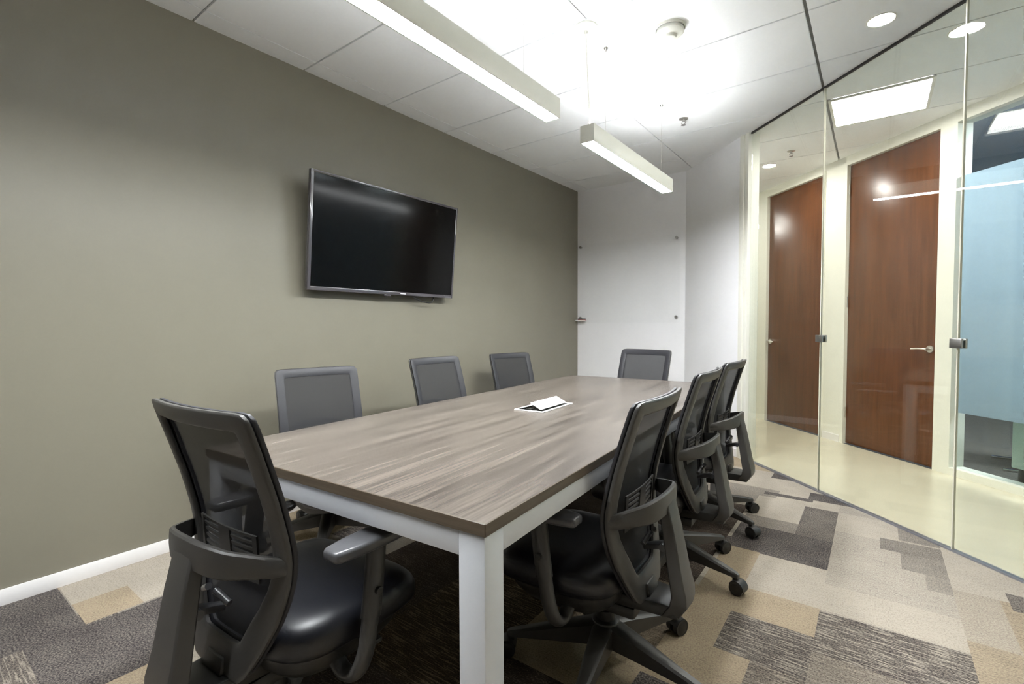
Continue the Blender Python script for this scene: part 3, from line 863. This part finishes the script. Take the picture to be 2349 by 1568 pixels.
def make_chair():
    r = empty('office_chair', (0, 0, 0))
    up = []
    # --- back
    fo, fi = resample(full(OUT)), resample(full(INN))
    mb = MB(); ring(mb, fo, fi, -.006, .008); fr = mb.build('back_frame', M['frame'], r, sharp=50); up.append(fr)
    shr = lambda L, s, dz: [(x * s, (z - .61) * dz + .61) for x, z in L]
    mb = MB(); ring(mb, shr(fo, .995, .997), [(x * .985, (z - .61) * .99 + .61) for x, z in resample(full(INN))], .0105, .0225, .003); o = mb.build('mesh_carrier', M['edge'], r, sharp=50); up.append(o)
    # stretched mesh, thin sheet filling the outline
    mb = MB(); n = len(fo); vs = []; K = 9
    for k in range(K + 1):
        t = k / K * .90
        for (x, z) in fo: vs.append(surf(x * t, .61 + (z - .61) * t, .0195))
    fs = [[k * n + i, k * n + (i + 1) % n, (k + 1) * n + (i + 1) % n, (k + 1) * n + i] for k in range(1, K) for i in range(n)]
    mb.add(vs, fs, 0, True); mb.add([surf(0, .61, .0195)] + vs[n:2 * n], [[0, 1 + i, 1 + (i + 1) % n] for i in range(n)], 0, True)
    o = mb.build('mesh_panel', M['net'], r); up.append(o)
    # lumbar plate: spine strip, side strips and slats
    mb = MB()
    def strip(x0, x1, z0, z1, o0=-.002, o1=.003, nx=4):
        vs = []; 
        for i in range(nx + 1):
            x = x0 + (x1 - x0) * i / nx
            for (z, o_) in ((z0, o0), (z1, o0), (z1, o1), (z0, o1)): vs.append(surf(x, z, o_))
        fs = [[i * 4 + j, i * 4 + (j + 1) % 4, (i + 1) * 4 + (j + 1) % 4, (i + 1) * 4 + j] for i in range(nx) for j in range(4)]
        fs += [[3, 2, 1, 0], [nx * 4 + j for j in range(4)]]
        mb.add(vs, fs)
    for s in (-1, 1):
        for q in range(5):
            z = .545 + q * .016; a, b = sorted((s * .026, s * .115)); strip(a, b, z, z + .0065)
        a, b = sorted((s * .115, s * .130)); strip(a, b, .530, .630)
    strip(-.026, .026, .530, .630); strip(-.130, .130, .625, .632); strip(-.130, .130, .520, .532)
    o = mb.build('lumbar_support', M['lumbar'], r); up.append(o)
    # --- yoke: hoop band from rim to rim, round the back
    mb = MB()
    ctl = [(.214, .090, .575), (.195, .066, .576), (.165, .035, .580), (.13, .004, .584), (.095, -.014, .588), (.055, -.024, .591), (.0, -.028, .592)]
    path = smooth_path([(x, y - Y0, z) for x, y, z in ctl] + [(-x, y - Y0, z) for x, y, z in ctl[-2::-1]], 5)
    vs = []; nP = len(path)
    for k, p in enumerate(path):
        t = (path[min(k + 1, nP - 1)] - path[max(k - 1, 0)]); t.z = 0; t.normalize()
        nn = Vector((-t.y, t.x, 0))
        if nn.y > 0: nn = -nn          # outward = backwards
        c = 1 - abs(k - (nP - 1) / 2) / ((nP - 1) / 2)
        hh_ = .019 + .015 * min(1, c * 1.6)
        for (o_, z_) in ((0, -hh_), (.004, -hh_ + .004), (.006, 0), (.004, hh_ - .004), (0, hh_), (-.008, hh_), (-.008, -hh_)):
            vs.append(p + nn * o_ + Vector((0, 0, z_ + .012 * c)))
    m7 = 7
    fs = [[k * m7 + i, k * m7 + (i + 1) % m7, (k + 1) * m7 + (i + 1) % m7, (k + 1) * m7 + i] for k in range(nP - 1) for i in range(m7)]
    fs += [list(range(m7)), [(nP - 1) * m7 + i for i in range(m7)]]
    mb.add(vs, fs, 0, True)
    o = mb.build('back_hoop', M['frame'], r, sharp=40); up.append(o)
    # --- spine: wide upright from hoop to under the seat
    mb = MB()
    # rows: (y outer, y inner, z, halfwidth outer, halfwidth inner)
    rows = [(-.022, -.010, .616, .040, .046), (-.032, -.002, .595, .044, .050), (-.050, -.016, .52, .046, .054), (-.062, -.026, .46, .048, .057), (-.076, -.038, .385, .052, .061),
            (-.090, -.048, .33, .056, .065), (-.091, -.042, .300, .057, .066), (-.066, -.016, .262, .056, .066)]
    vs = []
    for (yo, yi, z, wo, wi) in rows:
        for (x, y) in ((-wo, yo), (0, yo - .005), (wo, yo), (wi, yi), (0, yi - .001), (-wi, yi)):
            vs.append((x, y - Y0, z))
    fs = [[k * 6 + i, k * 6 + (i + 1) % 6, (k + 1) * 6 + (i + 1) % 6, (k + 1) * 6 + i] for k in range(len(rows) - 1) for i in range(6)] + [[5, 4, 3, 2, 1, 0], [42 + i for i in range(6)]]
    mb.add(vs, fs, 0, True)
    sp = mb.build('back_spine', M['frame'], r, sharp=28); up.append(sp)
    bv = sp.modifiers.new('soft_edges', 'BEVEL'); bv.width = .004; bv.segments = 2; bv.limit_method = 'ANGLE'; bv.angle_limit = math.radians(40)
    mb = MB()   # fork running forward under the seat
    mb.hexa([(-.060, -.072 - Y0, .262), (.060, -.072 - Y0, .262), (.060, -.045 - Y0, .300), (-.060, -.045 - Y0, .300)],
            [(-.078, .13 - Y0, .262), (.078, .13 - Y0, .262), (.078, .13 - Y0, .300), (-.078, .13 - Y0, .300)], .005)
    o = mb.build('support_arm', M['black'], r); up.append(o)
    mb = MB()   # tongue joining the lower rim to the fork
    mb.hexa([(-.045, .02 - Y0, .300), (.045, .02 - Y0, .300), (.045, .075 - Y0, .300), (-.045, .075 - Y0, .300)],
            [(-.038, .03 - Y0, .335), (.038, .03 - Y0, .335), (.038, .06 - Y0, .335), (-.038, .06 - Y0, .335)], .004)
    o = mb.build('back_tongue', M['frame'], r); up.append(o)
    mb = MB()   # short adjuster link between spine and back
    mb.hexa([(-.02, -.035 - Y0, .455), (.02, -.035 - Y0, .455), (.02, -.035 - Y0, .475), (-.02, -.035 - Y0, .475)],
            [(-.013, .055 - Y0, .430), (.013, .055 - Y0, .430), (.013, .055 - Y0, .446), (-.013, .055 - Y0, .446)], .003)
    mb.cyl((-.034, -.012 - Y0, .458), (.034, -.012 - Y0, .458), .011, n=16)
    mb.cyl((-.06, .040 - Y0, .470), (-.016, .030 - Y0, .492), .008, n=12); mb.cyl((.06, .040 - Y0, .470), (.016, .030 - Y0, .492), .008, n=12)
    o = mb.build('adjuster_link', M['pad'], r); up.append(o)
    # --- seat cushion
    bm = bmesh.new(); NU, NV = 40, 26
    yc, hx, hy = .300, .245, .222
    def sup(a, e): return math.copysign(abs(a) ** e, a)
    gv = []
    for j in range(NV + 1):
        ph = -PI / 2 + PI * j / NV; row = []
        for i in range(NU):
            th_ = 2 * PI * i / NU
            cp = sup(math.cos(ph), .42)
            x = hx * cp * sup(math.cos(th_), .5); y = hy * cp * sup(math.sin(th_), .5)
            z = .066 * sup(math.sin(ph), .75)
            u, v_ = x / hx, y / hy
            if z > 0: z -= .012 * (1 - u * u) * (1 - v_ * v_)
            z -= .030 * max(0, v_ - .45) ** 2 / .3      # waterfall front
            z += .006 * u * u
            x *= 1 - .05 * max(0, -v_)
            row.append(bm.verts.new((x, yc + y - Y0, .362 + z)))
        gv.append(row)
    for j in range(NV):
        for i in range(NU):
            bm.faces.new((gv[j][i], gv[j][(i + 1) % NU], gv[j + 1][(i + 1) % NU], gv[j + 1][i]))
    mb = MB(); mb.frombm(bm, 0, True); o = mb.build('seat', M['leather'], r, sharp=80); up.append(o)
    mb = MB(); vs = []; NN = 36
    for (k_, z_) in ((.30, .232), (.62, .238), (.84, .256), (.96, .285), (1.0, .315), (1.0, .335)):
        for i in range(NN):
            th_ = 2 * PI * i / NN
            vs.append((.212 * k_ * sup(math.cos(th_), .6), .290 - Y0 + .195 * k_ * sup(math.sin(th_), .6), z_))
    fs = [[q * NN + i, q * NN + (i + 1) % NN, (q + 1) * NN + (i + 1) % NN, (q + 1) * NN + i] for q in range(5) for i in range(NN)] + [list(range(NN))[::-1], [5 * NN + i for i in range(NN)]]
    mb.add(vs, fs, 0, True); o = mb.build('seat_pan', M['black'], r, sharp=70); up.append(o)
    mb = MB(); mb.box((-.075, .06 - Y0, .222), (.075, .34 - Y0, .262), .012); o = mb.build('tilt_mechanism', M['black'], r); up.append(o)
    mb = MB(); mb.cyl((.085, .30 - Y0, .300), (.21, .30 - Y0, .300), .006, n=10); mb.box((.20, .285 - Y0, .292), (.25, .325 - Y0, .306), .005); o = mb.build('height_lever', M['black'], r); up.append(o)
    # --- arms
    for s in (-1, 1):
        mb = MB()
        mb.sweep(smooth_path([(s * .275, .287 - Y0, .572), (s * .277, .275 - Y0, .47), (s * .278, .262 - Y0, .39), (s * .274, .250 - Y0, .315), (s * .252, .240 - Y0, .262), (s * .215, .235 - Y0, .252), (s * .180, .232 - Y0, .280), (s * .150, .230 - Y0, .326)], 5),
                 circ(.0235, 16, .0165), up=(1, 0, 0))
        o = mb.build('armrest_post', M['post'], r, sharp=60); up.append(o)
        mb = MB(); mb.sweep([(s * .275, .287 - Y0, .573), (s * .277, .275 - Y0, .47), (s * .2785, .264 - Y0, .400)], circ(.0275, 16, .020), up=(1, 0, 0)); c = mb.build('sleeve', M['post'], o)
        mb = MB(); mb.cyl((s * .29, .272 - Y0, .465), (s * .304, .272 - Y0, .465), .010, n=14); c = mb.build('height_button', M['black'], o)
        bm = bmesh.new()
        pts = [(-.022, .145), (-.030, .155), (-.038, .20), (-.043, .28), (-.043, .36), (-.036, .392), (-.02, .402), (.02, .402), (.036, .392), (.041, .36), (.041, .28), (.036, .20), (.028, .155), (.020, .145)]
        lo = [bm.verts.new((s * .275 + x, y + .008 - Y0, .574)) for x, y in pts]; hi = [bm.verts.new((s * .275 + x, y + .008 - Y0, .602)) for x, y in pts]
        bm.faces.new(lo[::-1]); bm.faces.new(hi)
        for i in range(len(pts)):
            j = (i + 1) % len(pts); bm.faces.new((lo[i], lo[j], hi[j], hi[i]))
        bmesh.ops.recalc_face_normals(bm, faces=bm.faces)
        bmesh.ops.bevel(bm, geom=[e_ for e_ in bm.edges if abs(e_.verts[0].co.z - e_.verts[1].co.z) < .001], offset=.009, segments=3, profile=.5, affect='EDGES')
        mb = MB(); mb.frombm(bm, 0, True); o = mb.build('armrest_pad', M['pad'], r, sharp=50); up.append(o)
    # --- base
    mb = MB(); mb.cyl((0, 0, .10), (0, 0, .262), .025, n=20); mb.cyl((0, 0, .12), (0, 0, .19), .032, n=20); gc = mb.build('gas_column', M['black'], r)
    mb = MB(); mb.lathe([(.001, .066), (.040, .068), (.050, .085), (.050, .135), (.044, .152), (.032, .158), (.001, .158)], (0, 0, 0), n=28); mb.build('base_hub', M['frame'], r)
    legs = []
    for k in range(5):
        if k == 0:
            mb = MB()
            secs = [(.030, .150, .075, .036), (.10, .138, .074, .031), (.20, .116, .070, .024), (.29, .096, .066, .018), (.325, .088, .064, .0155), (.336, .082, .066, .010)]
            vs = []
            for (d, zt, zb_, hw_) in secs:
                vs += [(d, -hw_, zb_ + .004), (d, -hw_ * .96, zt - .006), (d, -hw_ * .6, zt), (d, hw_ * .6, zt), (d, hw_ * .96, zt - .006), (d, hw_, zb_ + .004), (d, hw_ * .5, zb_), (d, -hw_ * .5, zb_)]
            fs = [[q * 8 + i, q * 8 + (i + 1) % 8, (q + 1) * 8 + (i + 1) % 8, (q + 1) * 8 + i] for q in range(5) for i in range(8)] + [list(range(8)), [40 + i for i in range(8)]]
            mb.add(vs, fs, 0, True); lg = mb.build('base_leg', M['frame'], r, sharp=32)
            mb = MB(); mb.cyl((.318, 0, .045), (.318, 0, .074), .008, n=12)
            bm = bmesh.new()
            for s in (-1, 1):
                mb.cyl((.335, s * .007, .0285), (.335, s * .026, .0285), .0285, n=28)
                mb.lathe([(.0005, s * .0275), (.018, s * .0275), (.021, s * .0262)], (.335, 0, .0285), axis='y', n=24)
            # hood over the wheels
            hv = []; NN = 10
            for i in range(NN + 1):
                a = math.radians(-5 + 165 * i / NN)
                for (rr, yy) in ((.0315, -.024), (.033, 0), (.0315, .024), (.029, .024), (.029, -.024)):
                    hv.append((.335 + rr * math.cos(a) * 1.0, yy, .0285 + rr * math.sin(a)))
            mb.add(hv, [[q * 5 + i, q * 5 + (i + 1) % 5, (q + 1) * 5 + (i + 1) % 5, (q + 1) * 5 + i] for q in range(NN) for i in range(5)] + [[0, 1, 2, 3, 4], [NN * 5 + i for i in range(5)]], 0, True)
            mb.build('caster', M['black'], lg, sharp=40)
        else:
            lg = copy_tree(legs[0], r)
        legs.append(lg)
    for o in up: o['upper'] = 1
    return r
proto = make_chair()

def place(src, m, ang, zt, base, label, first=False):
    o = src if first else copy_tree(src)
    a = math.radians(ang)
    o.location = (m[0] - math.sin(a) * Y0, m[1] + math.cos(a) * Y0, 0)
    o.rotation_euler = (0, 0, a)
    k = 0
    for ch in o.children:
        if ch.get('upper'): ch.location.z = zt - .93
        if ch.name.split('.')[0] == 'base_leg':
            ch.rotation_euler.z = math.radians(base + 72 * k) - a; k += 1
    tag(o, label, 'chair', 'black mesh back office chairs around the table')
    return o
CH = [
    ((-1.238, .442), 3.1, .963, -12, 'black mesh office chair at the near left end of the table, seen from behind'),
    ((-2.522, 1.524), -104.7, .905, 30, 'black office chair nearest the camera on the television side of the table'),
    ((-2.445, 2.355), -91.7, .921, 10, 'middle black office chair on the television side of the table'),
    ((-2.60, 3.42), -103.4, .893, 50, 'farthest black office chair on the television side of the table'),
    ((-1.509, 3.875), -187.6, .936, 0, 'black mesh chair at the far end of the table before the white wall'),
    ((-.526, 1.482), 93.4, .926, 65, 'nearest black mesh chair on the glass wall side of the table'),
    ((-.585, 2.276), 92.8, .936, -14, 'middle black mesh chair on the glass wall side of the table'),
    ((-.623, 2.959), 89.5, .934, -25, 'farthest black mesh chair on the glass wall side of the table'),
]
for i, c in enumerate(CH):
    place(proto, c[0], c[1], c[2], c[3], c[4], first=(i == 0))
for o in bpy.data.objects:
    if 'upper' in o.keys(): del o['upper']

# ------------------------------------------------------------------ camera
cam = bpy.data.cameras.new('camera'); co = link(bpy.data.objects.new('camera', cam))
yaw, pitch, roll = .643, .0349, .0037
R0 = Vector((math.cos(yaw), math.sin(yaw), 0)); F0 = Vector((-math.sin(yaw), math.cos(yaw), 0)); U0 = Vector((0, 0, 1))
F = F0 * math.cos(pitch) - U0 * math.sin(pitch); U = F0 * math.sin(pitch) + U0 * math.cos(pitch)
Rr = R0 * math.cos(roll) - U * math.sin(roll); Ur = R0 * math.sin(roll) + U * math.cos(roll)
mw = Matrix((Rr, Ur, -F)).transposed().to_4x4(); mw.translation = (0, 0, 1.1411)
co.matrix_world = mw
cam.sensor_width = 36; cam.sensor_fit = 'HORIZONTAL'; cam.lens = 1111.69 / 2349 * 36
cam.clip_start = .02; cam.clip_end = 60
SC.camera = co

# ------------------------------------------------------------------ world, view
w = bpy.data.worlds.new('world'); SC.world = w; w.use_nodes = True
w.node_tree.nodes['Background'].inputs[0].default_value = (0.9, 0.95, 1, 1)
w.node_tree.nodes['Background'].inputs[1].default_value = 0.05
vs_ = SC.view_settings
vs_.view_transform = 'Standard'; vs_.look = 'None'; vs_.gamma = 1; vs_.use_curve_mapping = False
vs_.exposure = 0.8
cy = SC.cycles
cy.use_denoising = True
try:
    cy.denoiser = 'OPENIMAGEDENOISE'; cy.denoising_prefilter = 'FAST'; cy.denoising_input_passes = 'RGB_ALBEDO_NORMAL'
except Exception:
    pass
cy.max_bounces = 10; cy.diffuse_bounces = 5; cy.glossy_bounces = 5; cy.transparent_max_bounces = 24; cy.transmission_bounces = 6
cy.sample_clamp_indirect = 6; cy.caustics_reflective = False; cy.caustics_refractive = False
